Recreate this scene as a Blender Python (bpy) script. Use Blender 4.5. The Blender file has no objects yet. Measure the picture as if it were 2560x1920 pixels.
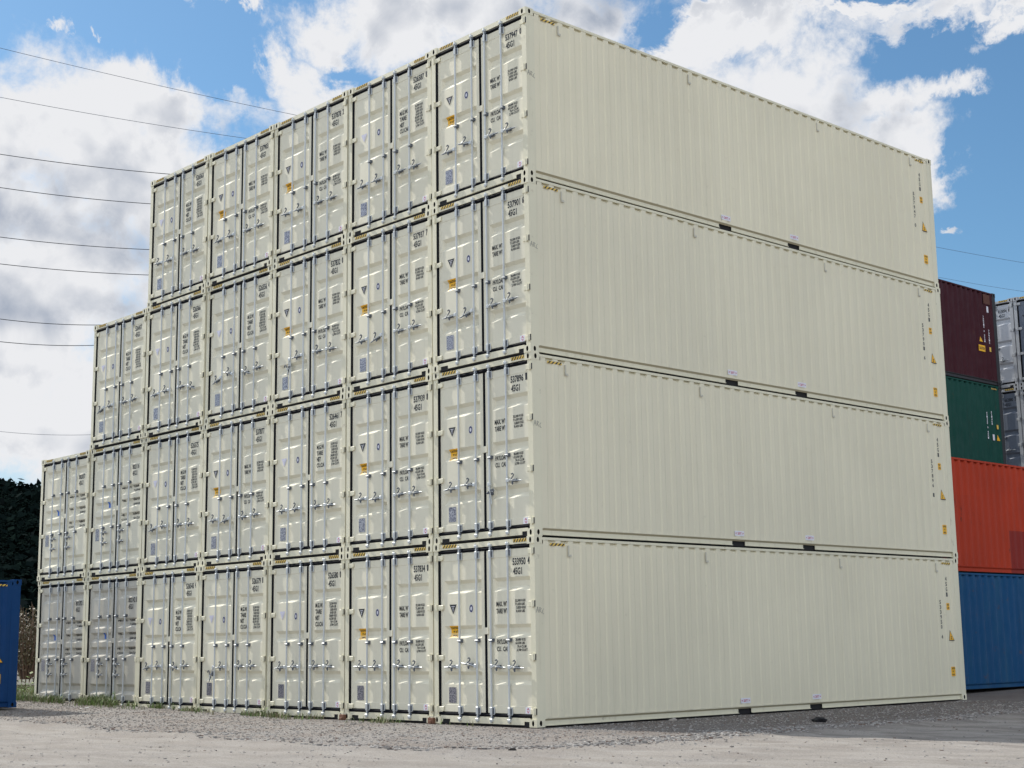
import bpy, math, random
from mathutils import Vector, Matrix, noise
import bmesh
random.seed(7)
SC = bpy.context.scene
COL = SC.collection

# ------------------------------------------------------------------ camera
CAM = Vector((16.695, -15.833, 1.222))
yaw, pit, rol, FPX = -0.825075, 0.174342, -0.01445, 3717.17
fw = Vector((math.sin(yaw)*math.cos(pit), math.cos(yaw)*math.cos(pit), math.sin(pit)))
r0 = Vector((math.cos(yaw), -math.sin(yaw), 0)); u0 = r0.cross(fw)
RT = r0*math.cos(rol) + u0*math.sin(rol); UP = -r0*math.sin(rol) + u0*math.cos(rol)
cd = bpy.data.cameras.new('camera'); cam = bpy.data.objects.new('camera', cd); COL.objects.link(cam)
M3 = Matrix((RT, UP, -fw)).transposed()
cam.matrix_world = Matrix.Translation(CAM) @ M3.to_4x4()
cd.sensor_width = 36; cd.lens = FPX/2560*36; cd.clip_start = 0.1; cd.clip_end = 6000
SC.camera = cam
def ray(x, y): return fw + RT*((x-1280)/FPX) - UP*((y-960)/FPX)

# ------------------------------------------------------------------ light
SUN_EL = math.radians(43); SUN_K = math.radians(7.5)
sun_dir = Vector((-math.cos(SUN_EL)*math.cos(SUN_K), -math.cos(SUN_EL)*math.sin(SUN_K), math.sin(SUN_EL)))
SUN_AZ = math.atan2(sun_dir.x, sun_dir.y)
sl = bpy.data.lights.new('sun', 'SUN'); sl.energy = 3.3; sl.angle = math.radians(0.5); sl.color = (1, .95, .87)
so = bpy.data.objects.new('sun', sl); COL.objects.link(so)
so.rotation_euler = sun_dir.to_track_quat('Z', 'Y').to_euler()
SC.view_settings.view_transform = 'Standard'; SC.view_settings.look = 'None'
SC.view_settings.exposure = 0.66; SC.view_settings.gamma = 1

# ------------------------------------------------------------------ sky: Nishita sky with broken cumulus mixed in by direction
W = bpy.data.worlds.new('World'); SC.world = W; W.use_nodes = True
wt = W.node_tree; wt.nodes.clear()
def N(t, typ, **kw):
    n = t.nodes.new(typ)
    for k, v in kw.items(): setattr(n, k, v)
    return n
def put(t, sock, v):
    if hasattr(v, 'is_linked') or isinstance(v, bpy.types.NodeSocket): t.links.new(v, sock)
    else: sock.default_value = v
def mth(t, op, a, b=None, c=None, clamp=False):
    n = N(t, 'ShaderNodeMath', operation=op, use_clamp=clamp)
    put(t, n.inputs[0], a)
    if b is not None: put(t, n.inputs[1], b)
    if c is not None: put(t, n.inputs[2], c)
    return n.outputs[0]
def vmth(t, op, a, b=None):
    n = N(t, 'ShaderNodeVectorMath', operation=op)
    put(t, n.inputs[0], a)
    if b is not None: put(t, n.inputs[1], b)
    return n.outputs[0]
def noi(t, vec, scale, detail=4, rough=.55, dist=0, lac=2.0, w=None):
    n = N(t, 'ShaderNodeTexNoise'); put(t, n.inputs['Vector'], vec)
    n.inputs['Scale'].default_value = scale; n.inputs['Detail'].default_value = detail
    n.inputs['Roughness'].default_value = rough; n.inputs['Distortion'].default_value = dist
    n.inputs['Lacunarity'].default_value = lac
    return n.outputs[0]
def mapr(t, v, a, b, c=0.0, d=1.0, smooth=True):
    n = N(t, 'ShaderNodeMapRange'); n.interpolation_type = 'SMOOTHSTEP' if smooth else 'LINEAR'
    put(t, n.inputs[0], v)
    for i, k in enumerate((a, b, c, d)): put(t, n.inputs[i+1], k)
    return n.outputs[0]
def mixc(t, f, a, b, mode='MIX'):
    n = N(t, 'ShaderNodeMix', data_type='RGBA', blend_type=mode)
    put(t, n.inputs[0], f)
    put(t, n.inputs[6], a if not isinstance(a, tuple) else (*a, 1)); put(t, n.inputs[7], b if not isinstance(b, tuple) else (*b, 1))
    return n.outputs[2]
tc = N(wt, 'ShaderNodeTexCoord'); D = tc.outputs['Generated']
sky = N(wt, 'ShaderNodeTexSky', sky_type='NISHITA'); sky.sun_disc = False
sky.sun_elevation = SUN_EL; sky.sun_rotation = SUN_AZ % (2*math.pi)
sky.air_density = 1.0; sky.dust_density = 0.6; sky.ozone_density = 2.0
wt.links.new(D, sky.inputs[0]) if False else None
sep = N(wt, 'ShaderNodeSeparateXYZ'); wt.links.new(D, sep.inputs[0])
AZ = mth(wt, 'MULTIPLY', mth(wt, 'ARCTAN2', sep.outputs[0], sep.outputs[1]), 57.29578)
EL = mth(wt, 'MULTIPLY', mth(wt, 'ARCSINE', sep.outputs[2]), 57.29578)
def azel(x, y):
    d = ray(x, y).normalized()
    return math.degrees(math.atan2(d.x, d.y)), math.degrees(math.asin(d.z))
# cloud masses: (x, y, rx, ry, amount) measured on the photograph, turned into azimuth and elevation of the sky
POSB = [(2230, 340, 150, 105), (560, 290, 110, 80), (2230, 230, 150, 70), (2080, 150, 160, 100), (2400, 240, 110, 35), (1500, 30, 220, 100), (2350, 10, 300, 45), (2540, 60, 120, 40), (330, 200, 150, 70), (850, 300, 260, 150), (1460, 50, 190, 90), (2330, 420, 90, 90), (2200, 420, 110, 110), (0, 700, 400, 300), (174, 347, 347, 208), (405, 266, 174, 110), (69, 648, 382, 301), (116, 1042, 382, 139), (347, 486, 278, 208), (69, 856, 347, 162), (752, 208, 162, 98), (648, 150, 75, 81), (880, 69, 150, 93), (1042, 46, 220, 127), (1215, 0, 278, 139), (556, 9, 81, 28), (148, 52, 28, 35), (237, 64, 25, 14), (1423, 23, 139, 69), (1643, 139, 139, 58), (1805, 93, 162, 87), (1944, 69, 127, 87), (2083, 104, 122, 104), (2025, 231, 278, 150), (2199, 220, 139, 98), (2349, 237, 139, 44), (2291, 382, 116, 87), (1875, 12, 289, 30), (2199, 0, 231, 25), (2361, 434, 46, 41), (2500, 21, 139, 30), (2477, 122, 64, 32), (2384, 579, 49, 16), (810, 926, 579, 255), (1504, 694, 579, 289)]
NEGB = [(250, 880, 60, 40, .3), (527, 127, 69, 69, 0.5), (579, 312, 49, 35, 0.55), (891, 150, 52, 25, 0.45), (1632, 52, 87, 52, 0.6), (2315, 110, 104, 64, 0.3)]
def blob(x, y, rx, ry):
    a, e = azel(x, y)
    ppd = FPX*math.pi/180/(1 + ((x-1280)/FPX)**2); ppd = FPX*math.pi/180
    ca = math.cos(math.radians(e))
    da = mth(wt, 'MULTIPLY_ADD', AZ, ca*ppd/rx, -a*ca*ppd/rx)
    de = mth(wt, 'MULTIPLY_ADD', EL, ppd/ry, -e*ppd/ry)
    q = mth(wt, 'MULTIPLY_ADD', da, da, mth(wt, 'MULTIPLY', de, de))
    g = mth(wt, 'POWER', 0.5, q)
    return g if max(rx, ry) > 75 else mth(wt, 'MULTIPLY', g, .74)
AZ0, EL0 = AZ, EL
# ragged outlines: bend the sky directions with fine noise before the cloud masses are laid out
AZ = mth(wt, 'MULTIPLY_ADD', mth(wt, 'SUBTRACT', noi(wt, D, 13, 12, .66, .3), .5), 7.5, AZ0)
EL = mth(wt, 'MULTIPLY_ADD', mth(wt, 'SUBTRACT', noi(wt, vmth(wt, 'ADD', D, (3.1, 1.7, 5.2)), 13, 12, .66, .3), .5), 6.0, EL0)
acc = None
for B in POSB:
    g = blob(*B); acc = g if acc is None else mth(wt, 'SMOOTH_MAX', acc, g, .12)
for B in NEGB: acc = mth(wt, 'MULTIPLY_ADD', blob(*B[:4]), -B[4], acc)
# elsewhere in the sky: scattered cumulus by noise alone
AZ, EL = AZ0, EL0
aw = mth(wt, 'ABSOLUTE', mth(wt, 'SUBTRACT', AZ, -47.3))
outside = mapr(wt, aw, 21, 30, 0, .52)
outup = mapr(wt, EL, 27, 34, 0, .50)
acc = mth(wt, 'MAXIMUM', acc, mth(wt, 'MAXIMUM', outside, outup))
n1 = noi(wt, D, 9.0, 12, .60, .15)
n2 = noi(wt, D, 34.0, 9, .65, .35)
dens = mth(wt, 'ADD', mth(wt, 'ADD', mth(wt, 'MULTIPLY', mth(wt, 'SUBTRACT', n1, .5), 1.5), mth(wt, 'MULTIPLY', mth(wt, 'SUBTRACT', n2, .5), .75)), acc)
alpha = mapr(wt, dens, .33, .82)
# light and dark: sample the billows again a little way towards the sun and compare
sh = vmth(wt, 'ADD', D, tuple(sun_dir*0.014 + Vector((0, 0, .012))))
n1b = noi(wt, sh, 8.0, 3, .50, .1); n2b = noi(wt, sh, 26.0, 2, .5, .3)
n1c = noi(wt, D, 8.0, 3, .50, .1); n2c = noi(wt, D, 26.0, 2, .5, .3)
slope = mth(wt, 'ADD', mth(wt, 'MULTIPLY', mth(wt, 'SUBTRACT', n1c, n1b), 2.0), mth(wt, 'MULTIPLY', mth(wt, 'SUBTRACT', n2c, n2b), .9))
thick = mapr(wt, dens, .62, 1.15)
GREY = [(127, 544, 382, 127, 0.50), (69, 787, 231, 46, 0.45), (289, 683, 139, 69, 0.3), (2060, 289, 174, 93, 0.55), (1099, 69, 197, 81, 0.28), (1852, 23, 174, 46, 0.4), (648, 347, 104, 69, 0.2), (69, 949, 139, 35, 0.3), (1447, 23, 139, 69, 0.35), (2257, 382, 69, 69, 0.15)]
LITE = [(60, 1020, 200, 60, .15), (30, 640, 160, 60, .15), (2240, 230, 190, 70, .5), (69, 625, 127, 32, 0.6), (231, 694, 127, 32, 0.5), (93, 1007, 162, 58, 0.6), (231, 197, 301, 69, 0.4), (1898, 174, 301, 81, 0.35), (718, 220, 139, 104, 0.3)]
gacc = None
for B in GREY:
    g = mth(wt, 'MULTIPLY', blob(*B[:4]), B[4]); gacc = g if gacc is None else mth(wt, 'ADD', gacc, g)
for B in LITE: gacc = mth(wt, 'MULTIPLY_ADD', blob(*B[:4]), -B[4], gacc)
dark = mth(wt, 'ADD', mth(wt, 'ADD', mth(wt, 'MULTIPLY', thick, .22), gacc), mth(wt, 'MULTIPLY', slope, -1.5))
dark = mth(wt, 'ADD', dark, mth(wt, 'MULTIPLY', mth(wt, 'SUBTRACT', noi(wt, D, 17, 9, .62, .4), .52), 1.2))
dark = mth(wt, 'SUBTRACT', dark, mapr(wt, dens, .95, .6, 0, .25), clamp=True)
CLOUD_W = (5.3, 5.35, 5.5); CLOUD_D = (1.95, 2.3, 2.95)
ccol = mixc(wt, dark, CLOUD_W, CLOUD_D)
skyc = mixc(wt, 1.0, sky.outputs[0], (.50, .69, .76), 'MULTIPLY')
skyc = mixc(wt, mapr(wt, EL, 14, 1, 0, .85), skyc, (4.0, 4.4, 4.9))
# unseen clouds behind the camera are brightened, an added fill for the walls
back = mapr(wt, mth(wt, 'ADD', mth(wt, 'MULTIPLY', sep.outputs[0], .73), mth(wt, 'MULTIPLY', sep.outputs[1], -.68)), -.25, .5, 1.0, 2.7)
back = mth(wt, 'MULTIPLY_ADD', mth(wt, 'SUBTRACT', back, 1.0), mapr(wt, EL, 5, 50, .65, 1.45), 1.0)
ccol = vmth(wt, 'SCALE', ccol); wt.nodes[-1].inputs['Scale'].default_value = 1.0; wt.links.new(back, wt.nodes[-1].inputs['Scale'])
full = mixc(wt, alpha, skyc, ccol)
bg = N(wt, 'ShaderNodeBackground'); bg.inputs[1].default_value = 0.1
wt.links.new(full, bg.inputs[0])
wo = N(wt, 'ShaderNodeOutputWorld'); wt.links.new(bg.outputs[0], wo.inputs[0])

# ------------------------------------------------------------------ materials
MATS = {}
def base_mat(name):
    m = bpy.data.materials.new(name); m.use_nodes = True; t = m.node_tree
    b = t.nodes['Principled BSDF']; MATS[name] = m
    return m, t, b
def plain(name, c, rough=.5, metal=0, spec=.5):
    m, t, b = base_mat(name)
    b.inputs['Base Color'].default_value = (*c, 1); b.inputs['Roughness'].default_value = rough; b.inputs['Metallic'].default_value = metal
    b.inputs['Specular IOR Level'].default_value = spec
    return m
def geo(t): return N(t, 'ShaderNodeNewGeometry').outputs['Position']
def scl(t, v, s):
    n = N(t, 'ShaderNodeMapping'); t.links.new(v, n.inputs[0]); n.inputs['Scale'].default_value = s; return n.outputs[0]
def bump(t, b, h, strength=.3, dist=.01):
    n = N(t, 'ShaderNodeBump'); n.inputs['Strength'].default_value = strength; n.inputs['Distance'].default_value = dist
    t.links.new(h, n.inputs['Height']); t.links.new(n.outputs[0], b.inputs['Normal'])
def paint(name, c, dirt=(.30, .26, .19), amount=.12, rough=.42, fade=None, fadeamt=.0, rust=0.0, tone=0.0):
    m, t, b = base_mat(name); p = geo(t)
    big = mapr(t, noi(t, p, .45, 3, .5), .3, .7)
    c2 = tuple(x*.93 for x in c)
    col = mixc(t, big, c, c2)
    if tone:     # each container keeps a slightly different tone of the same paint
        sq = N(t, 'ShaderNodeSeparateXYZ'); t.links.new(p, sq.inputs[0])
        cb = N(t, 'ShaderNodeCombineXYZ'); t.links.new(mth(t, 'FLOOR', mth(t, 'DIVIDE', sq.outputs[0], 2.4605)), cb.inputs[0]); t.links.new(mth(t, 'FLOOR', mth(t, 'DIVIDE', sq.outputs[2], 2.896)), cb.inputs[1])
        wn = N(t, 'ShaderNodeTexWhiteNoise', noise_dimensions='3D'); t.links.new(cb.outputs[0], wn.inputs[0])
        col = mixc(t, mth(t, 'MULTIPLY', wn.outputs[0], tone), col, (c[0]*.80, c[1]*.82, c[2]*.86))
    if fade: col = mixc(t, mth(t, 'MULTIPLY', mapr(t, noi(t, scl(t, p, (1.2, 1.2, .25)), 1.6, 6, .6), .42, .75), fadeamt), col, fade)
    st = noi(t, scl(t, p, (9, 9, .35)), 1.0, 5, .6)
    st = mth(t, 'MULTIPLY', mapr(t, st, .5, .85), amount)
    col = mixc(t, st, col, dirt)
    sp = mth(t, 'MULTIPLY', mapr(t, noi(t, p, 6, 8, .7), .60, .78), amount*1.4)
    col = mixc(t, sp, col, dirt)
    if rust: 
        rr = mth(t, 'MULTIPLY', mapr(t, noi(t, p, 3.3, 8, .7), .60, .70), rust)
        col = mixc(t, rr, col, (.10, .045, .02))
    t.links.new(col, b.inputs['Base Color'])
    t.links.new(mapr(t, noi(t, p, 3, 5, .6), .3, .7, rough-.05, rough+.12), b.inputs['Roughness'])
    bump(t, b, noi(t, p, 1.7, 3, .5), .35, .012)
    return m
CREAM = paint('cream_paint', (.765, .712, .535), amount=.16, rough=.5, tone=.35)
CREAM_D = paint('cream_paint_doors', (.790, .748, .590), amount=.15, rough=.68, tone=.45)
CREAM_G = paint('greyer_cream_paint', (.54, .51, .43), dirt=(.20, .18, .15), amount=.28)  # greyer, darker cream with stronger streaks, for the bottom five-rib doors
CREAM_F = paint('cream_frame_paint', (.720, .685, .520), dirt=(.30, .22, .13), amount=.26, rust=.30, rough=.5)
STEEL = paint('galvanised_steel', (.54, .57, .58), dirt=(.3, .3, .3), amount=.3, rough=.38); STEEL.node_tree.nodes['Principled BSDF'].inputs['Metallic'].default_value = .15
DKSTEEL = plain('dull_zinc', (.10, .115, .14), .6, .2)
RUBBER = plain('black_rubber', (.006, .007, .010), .8, spec=.1)
TAN = plain('rail_underside_paint', (.42, .37, .25), .6)
DARK = plain('dark_underside_and_shade', (.012, .012, .013), .9)  # dark floor frame; also paints the shade in slots, pockets and gaps
BLACK = plain('black_vinyl_and_gap', (.015, .016, .02), .5)
YELLOW = plain('yellow_vinyl', (.86, .46, .010), .5)
HAZY = plain('hazard_yellow', (.70, .47, .08), .5)
PALEY = plain('pale_yellow_vinyl', (.85, .58, .20), .5)
WHITE = plain('white_vinyl', (.72, .72, .78), .45)
LILAC = plain('faded_triangle', (.58, .57, .68), .45)
NAVY = plain('navy_ink', (.03, .035, .12), .5)
PINK = plain('pink_ink', (.50, .10, .16), .5)
BLUETAG = plain('blue_tag', (.03, .14, .55), .5)
GREYINK = plain('grey_ink', (.20, .20, .20), .6)
WOOD = plain('rusty_block', (.16, .075, .045), .85)
m, t, b = base_mat('data_plate_metal')
p = geo(t); sp = mapr(t, noi(t, p, 55, 2, .5), .42, .58)
t.links.new(mixc(t, sp, (.13, .13, .17), (.45, .44, .47)), b.inputs['Base Color'])
b.inputs['Metallic'].default_value = .55; b.inputs['Roughness'].default_value = .30
PLATE = m
BLUE = paint('blue_paint', (.004, .066, .175), rough=.62, dirt=(.02, .035, .05), amount=.5, fade=(.018, .09, .17), fadeamt=.7, rust=.5)
BLUE2 = paint('deep_blue_paint', (.002, .042, .15), rough=.6, dirt=(.01, .02, .05), amount=.25)
GREEN = paint('green_paint', (.003, .060, .044), rough=.62, dirt=(.02, .03, .03), amount=.35, fade=(.008, .058, .046), fadeamt=.5, rust=.4)
MAROON = paint('maroon_paint', (.048, .006, .012), rough=.62, dirt=(.02, .01, .01), amount=.4, fade=(.055, .012, .019), fadeamt=.5, rust=.3)
DARKFR = plain('dark_frame', (.02, .022, .026), .6)
GREYP = paint('grey_blue_paint', (.50, .52, .55), dirt=(.10, .11, .12), amount=.4)
GREYS = paint('slate_paint', (.13, .155, .20), dirt=(.06, .06, .07), amount=.4)
GREYF = paint('grey_frame_paint', (.40, .415, .43), dirt=(.12, .11, .09), amount=.4, rust=.3)
# orange-red side with repainted rectangles and rust
m, t, b = base_mat('orange_red_paint'); p = geo(t); sx = N(t, 'ShaderNodeSeparateXYZ'); t.links.new(p, sx.inputs[0])
def band(v, a, c2): return mth(t, 'MULTIPLY', mth(t, 'GREATER_THAN', v, a), mth(t, 'LESS_THAN', v, c2))
Yc, Zc = sx.outputs[1], sx.outputs[2]
col = mixc(t, mapr(t, noi(t, p, .8, 4, .6), .35, .7), (.42, .040, .013), (.36, .035, .012))
patch = mth(t, 'MULTIPLY', band(Yc, 10, 16.05), band(Zc, 3.05, 4.45))
col = mixc(t, mth(t, 'MULTIPLY', patch, .5), col, (.38, .038, .014))
patch = mth(t, 'MULTIPLY', band(Yc, 16.42, 30), band(Zc, 2.7, 3.72))
col = mixc(t, mth(t, 'MULTIPLY', patch, .7), col, (.16, .016, .018))
low = mapr(t, Zc, 4.4, 3.75, 0, 1)
rs = mth(t, 'MULTIPLY', mapr(t, noi(t, scl(t, p, (3, 3, 1.2)), 2.2, 8, .75), .60, .68), mth(t, 'MULTIPLY', mth(t, 'ADD', band(Zc, 3.75, 4.35), band(Zc, 2.85, 3.35)), .8))
col = mixc(t, rs, col, (.06, .028, .02))
t.links.new(col, b.inputs['Base Color']); b.inputs['Roughness'].default_value = .65; b.inputs['Specular IOR Level'].default_value = .2
RED = m
for q_ in (BLUE, BLUE2, GREEN, MAROON): q_.node_tree.nodes['Principled BSDF'].inputs['Specular IOR Level'].default_value = .22

# ------------------------------------------------------------------ mesh builder
class MB:
    def __init__(s): s.v = []; s.f = []; s.m = []; s.mats = []
    def mi(s, mat):
        if mat not in s.mats: s.mats.append(mat)
        return s.mats.index(mat)
    def face(s, pts, mat):
        i = len(s.v); s.v += [tuple(p) for p in pts]; s.f.append(tuple(range(i, i+len(pts)))); s.m.append(s.mi(mat))
    def add(s, vs, fs, mat):
        i = len(s.v); s.v += [tuple(p) for p in vs]; k = s.mi(mat)
        for f in fs: s.f.append(tuple(i+j for j in f)); s.m.append(k)
    def box(s, x0, x1, y0, y1, z0, z1, mat, bev=0):
        if bev:
            e = bev
            # chamfered vertical/horizontal edges by an 8-ring in x and z, cheap bevel on the front
            vs = []
            for y, o in ((y0, e), (y0+e, 0), (y1, 0)):
                vs += [(x0+o, y, z0+o), (x1-o, y, z0+o), (x1-o, y, z1-o), (x0+o, y, z1-o)]
            fs = [(3, 2, 1, 0)[::-1], (8, 11, 10, 9)]
            for k in (0, 4):
                for j in range(4): fs.append((k+j, k+(j+1) % 4, k+4+(j+1) % 4, k+4+j)[::-1])
            fs[0] = (0, 1, 2, 3)
            s.add(vs, fs, mat); return
        vs = [(x0, y0, z0), (x1, y0, z0), (x1, y1, z0), (x0, y1, z0), (x0, y0, z1), (x1, y0, z1), (x1, y1, z1), (x0, y1, z1)]
        s.add(vs, [(3, 2, 1, 0), (4, 5, 6, 7), (0, 1, 5, 4), (1, 2, 6, 5), (2, 3, 7, 6), (3, 0, 4, 7)], mat)
    def tube(s, a, b, r, mat, n=8, r2=None):
        a = Vector(a); b = Vector(b); d = (b-a).normalized(); u = d.orthogonal().normalized(); w = d.cross(u); r2 = r if r2 is None else r2
        vs = [a+(u*math.cos(2*math.pi*i/n)+w*math.sin(2*math.pi*i/n))*r for i in range(n)] + [b+(u*math.cos(2*math.pi*i/n)+w*math.sin(2*math.pi*i/n))*r2 for i in range(n)]
        fs = [(i, (i+1) % n, n+(i+1) % n, n+i) for i in range(n)] + [tuple(range(n))[::-1], tuple(range(n, 2*n))]
        s.add(vs, fs, mat)
    def build(s, name, parent=None, smooth=False):
        me = bpy.data.meshes.new(name); me.from_pydata(s.v, [], s.f)
        for m in s.mats: me.materials.append(m)
        me.polygons.foreach_set('material_index', s.m)
        if smooth: me.polygons.foreach_set('use_smooth', [True]*len(s.f))
        me.update()
        return link(name, me, parent)
def link(name, me, parent=None):
    o = bpy.data.objects.new(name, me); COL.objects.link(o)
    if parent: o.parent = parent
    return o
def empty(name, loc=(0, 0, 0)):
    o = bpy.data.objects.new(name, None); COL.objects.link(o); o.location = loc; o.empty_display_size = .3
    return o
def tag(o, label=None, cat=None, group=None, kind=None):
    if label: o['label'] = label
    if cat: o['category'] = cat
    if group: o['group'] = group
    if kind: o['kind'] = kind
    return o
def copy_tree(o, parent=None):
    c = o.copy(); COL.objects.link(c); c.parent = parent
    for ch in list(o.children): copy_tree(ch, c)
    return c

# text as flat mesh, fitted to a box; returns list of (x,z) verts and faces
TXT = {}
def text_geo(s, align='LEFT', spacing=1.0, line=1.0):
    key = (s, align)
    if key in TXT: return TXT[key]
    cu = bpy.data.curves.new('t', 'FONT'); cu.body = s; cu.resolution_u = 2; cu.align_x = align; cu.space_character = spacing; cu.space_line = line
    cu.offset = .030
    ob = bpy.data.objects.new('t', cu); COL.objects.link(ob)
    dg = bpy.context.evaluated_depsgraph_get(); dg.update()
    me = bpy.data.meshes.new_from_object(ob.evaluated_get(dg))
    vs = [(v.co.x, v.co.y) for v in me.vertices]; fs = [tuple(p.vertices) for p in me.polygons]
    x0 = min(v[0] for v in vs); x1 = max(v[0] for v in vs); y0 = min(v[1] for v in vs); y1 = max(v[1] for v in vs)
    vs = [((a-x0)/(x1-x0), (b-y0)/(y1-y0)) for a, b in vs]
    COL.objects.unlink(ob); bpy.data.objects.remove(ob); bpy.data.meshes.remove(me); bpy.data.curves.remove(cu)
    TXT[key] = (vs, fs); return vs, fs
def put_text(mb, s, x0, x1, z0, z1, mat, fn, align='LEFT'):
    vs, fs = text_geo(s, align)
    mb.add([fn(x0+a*(x1-x0), z0+b*(z1-z0)) for a, b in vs], fs, mat)
def stacked(mb, s, x0, x1, ztop, ch, gap, mat, fn):
    z = ztop
    for c in s:
        if c != ' ': put_text(mb, c, x0, x1, z-ch, z, mat, fn)
        z -= ch+gap
    return z

# ------------------------------------------------------------------ container parts.  local x -1.219..1.219, y 0..L (doors at y=0), z 0..H
WD = 2.438; HW = WD/2
def X(x): return x-HW            # x measured from the left edge of the door end
def hole_face(mb, c, ax, az, hx, hz, rx, rz, nrm, depth, mat, dark):
    """face of half size hx,hz with an oval slot rx,rz, plus the slot's walls"""
    c = Vector(c); ax = Vector(ax); az = Vector(az); nrm = Vector(nrm)
    angs = sorted(set([2*math.pi*i/12 for i in range(12)] + [math.atan2(s1*hz, s2*hx) % (2*math.pi) for s1 in (1, -1) for s2 in (1, -1)]))
    n = len(angs); out = []; inn = []; back = []
    for a in angs:
        ca, sa = math.cos(a), math.sin(a)
        k = min(hx/abs(ca) if abs(ca) > 1e-6 else 9, hz/abs(sa) if abs(sa) > 1e-6 else 9)
        out.append(c+ax*(k*ca)+az*(k*sa)); i = c+ax*(rx*ca)+az*(rz*sa); inn.append(i); back.append(i-nrm*depth)
    flip = ax.cross(az).dot(nrm) < 0
    fs = [(j, (j+1) % n, n+(j+1) % n, n+j) for j in range(n)]
    if flip: fs = [f[::-1] for f in fs]
    mb.add(out+inn, fs, mat); mb.add(inn+back, fs, dark)  # slot walls and back coloured dark for the shade inside
    mb.face(back if not flip else back[::-1], dark)
def casting(sx, sy, y, z, H):
    """corner block: sx=-1/1 side, sy=-1 door end / 1 far end; z base"""
    mb = MB(); w, d, h = .162, .178, .118
    x0, x1 = (HW-w, HW) if sx > 0 else (-HW, -HW+w)
    y0, y1 = (y, y+d) if sy < 0 else (y-d, y)
    z0, z1 = z, z+h
    m = CUR['cast']
    xf = x1 if sx > 0 else x0; yf = y0 if sy < 0 else y1
    hole_face(mb, ((x0+x1)/2+sx*.012, yf, (z0+z1)/2), (1, 0, 0), (0, 0, 1), 0, 0, 0, 0, (0, sy, 0), .05, m, DARK) if False else None
    # front face
    cx, cz = (x0+x1)/2, (z0+z1)/2
    hole_face(mb, (cx, yf, cz), (1, 0, 0), (0, 0, 1), w/2, h/2, .025, .044, (0, sy, 0), .05, m, DARK)
    cy = (y0+y1)/2
    hole_face(mb, (xf, cy, cz), (0, 1, 0), (0, 0, 1), d/2, h/2, .027, .042, (sx, 0, 0), .05, m, DARK)
    xb = x0 if sx > 0 else x1; yb = y1 if sy < 0 else y0
    mb.face([(xb, y0, z0), (xb, y1, z0), (xb, y1, z1), (xb, y0, z1)], m)
    mb.face([(x0, yb, z0), (x1, yb, z0), (x1, yb, z1), (x0, yb, z1)], m)
    mb.face([(x0, y0, z1), (x1, y0, z1), (x1, y1, z1), (x0, y1, z1)], m)
    mb.face([(x0, y1, z0), (x1, y1, z0), (x1, y0, z0), (x0, y0, z0)], m)
    return mb
CUR = {}
def corr(mb, p0, p1, z0, z1, nrm, depth, mat, pitch=.278, notch=0):
    """corrugated sheet from p0 to p1 (xy) with outward normal nrm"""
    p0 = Vector((*p0, 0)); p1 = Vector((*p1, 0)); L = (p1-p0).length; d = (p1-p0)/L; nrm = Vector(nrm)
    n = int(L/pitch); rem = (L-n*pitch)/2; pts = [(0, 0)]; s = rem
    if s > .001: pts.append((s, 0))
    for i in range(n):
        pts += [(s+.050, 0), (s+.074, 1), (s+.204, 1), (s+.228, 0)] if depth < .02 else [(s+.036, 0), (s+.104, 1), (s+.174, 1), (s+.242, 0)]
        s += pitch
    pts.append((L, 0))
    vs = []
    for (q, k) in pts:
        b_ = p0+d*q-nrm*(depth*k); vs += [(b_.x, b_.y, z0), (b_.x, b_.y, z1)]
    if notch:      # the hollows run out deeper just under the top rail
        vs = []
        for (q, k) in pts:
            for z, dp in ((z0, depth), (z1-.052, depth), (z1, depth+notch)):
                b_ = p0+d*q-nrm*(dp*k); vs.append((b_.x, b_.y, z))
        fs = [(3*i+j, 3*i+3+j, 3*i+4+j, 3*i+1+j) for i in range(len(pts)-1) for j in (0, 1)]
    else: fs = [(2*i, 2*i+2, 2*i+3, 2*i+1) for i in range(len(pts)-1)]
    if d.cross(Vector((0, 0, 1))).dot(nrm) < 0: fs = [f[::-1] for f in fs]
    mb.add(vs, fs, mat)
    # top and bottom closing strips so nothing is paper thin
    for z, up in ((z0, False), (z1, True)):
        q = [Vector(v) for v in (vs[(2 if up else 0)::3] if notch else vs[(1 if up else 0)::2])]
        for i in range(len(q)-1):
            a, b_ = q[i], q[i+1]; mb.face([a, b_, b_-nrm*.03-Vector((0,0,0)), a-nrm*.03], mat)

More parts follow.
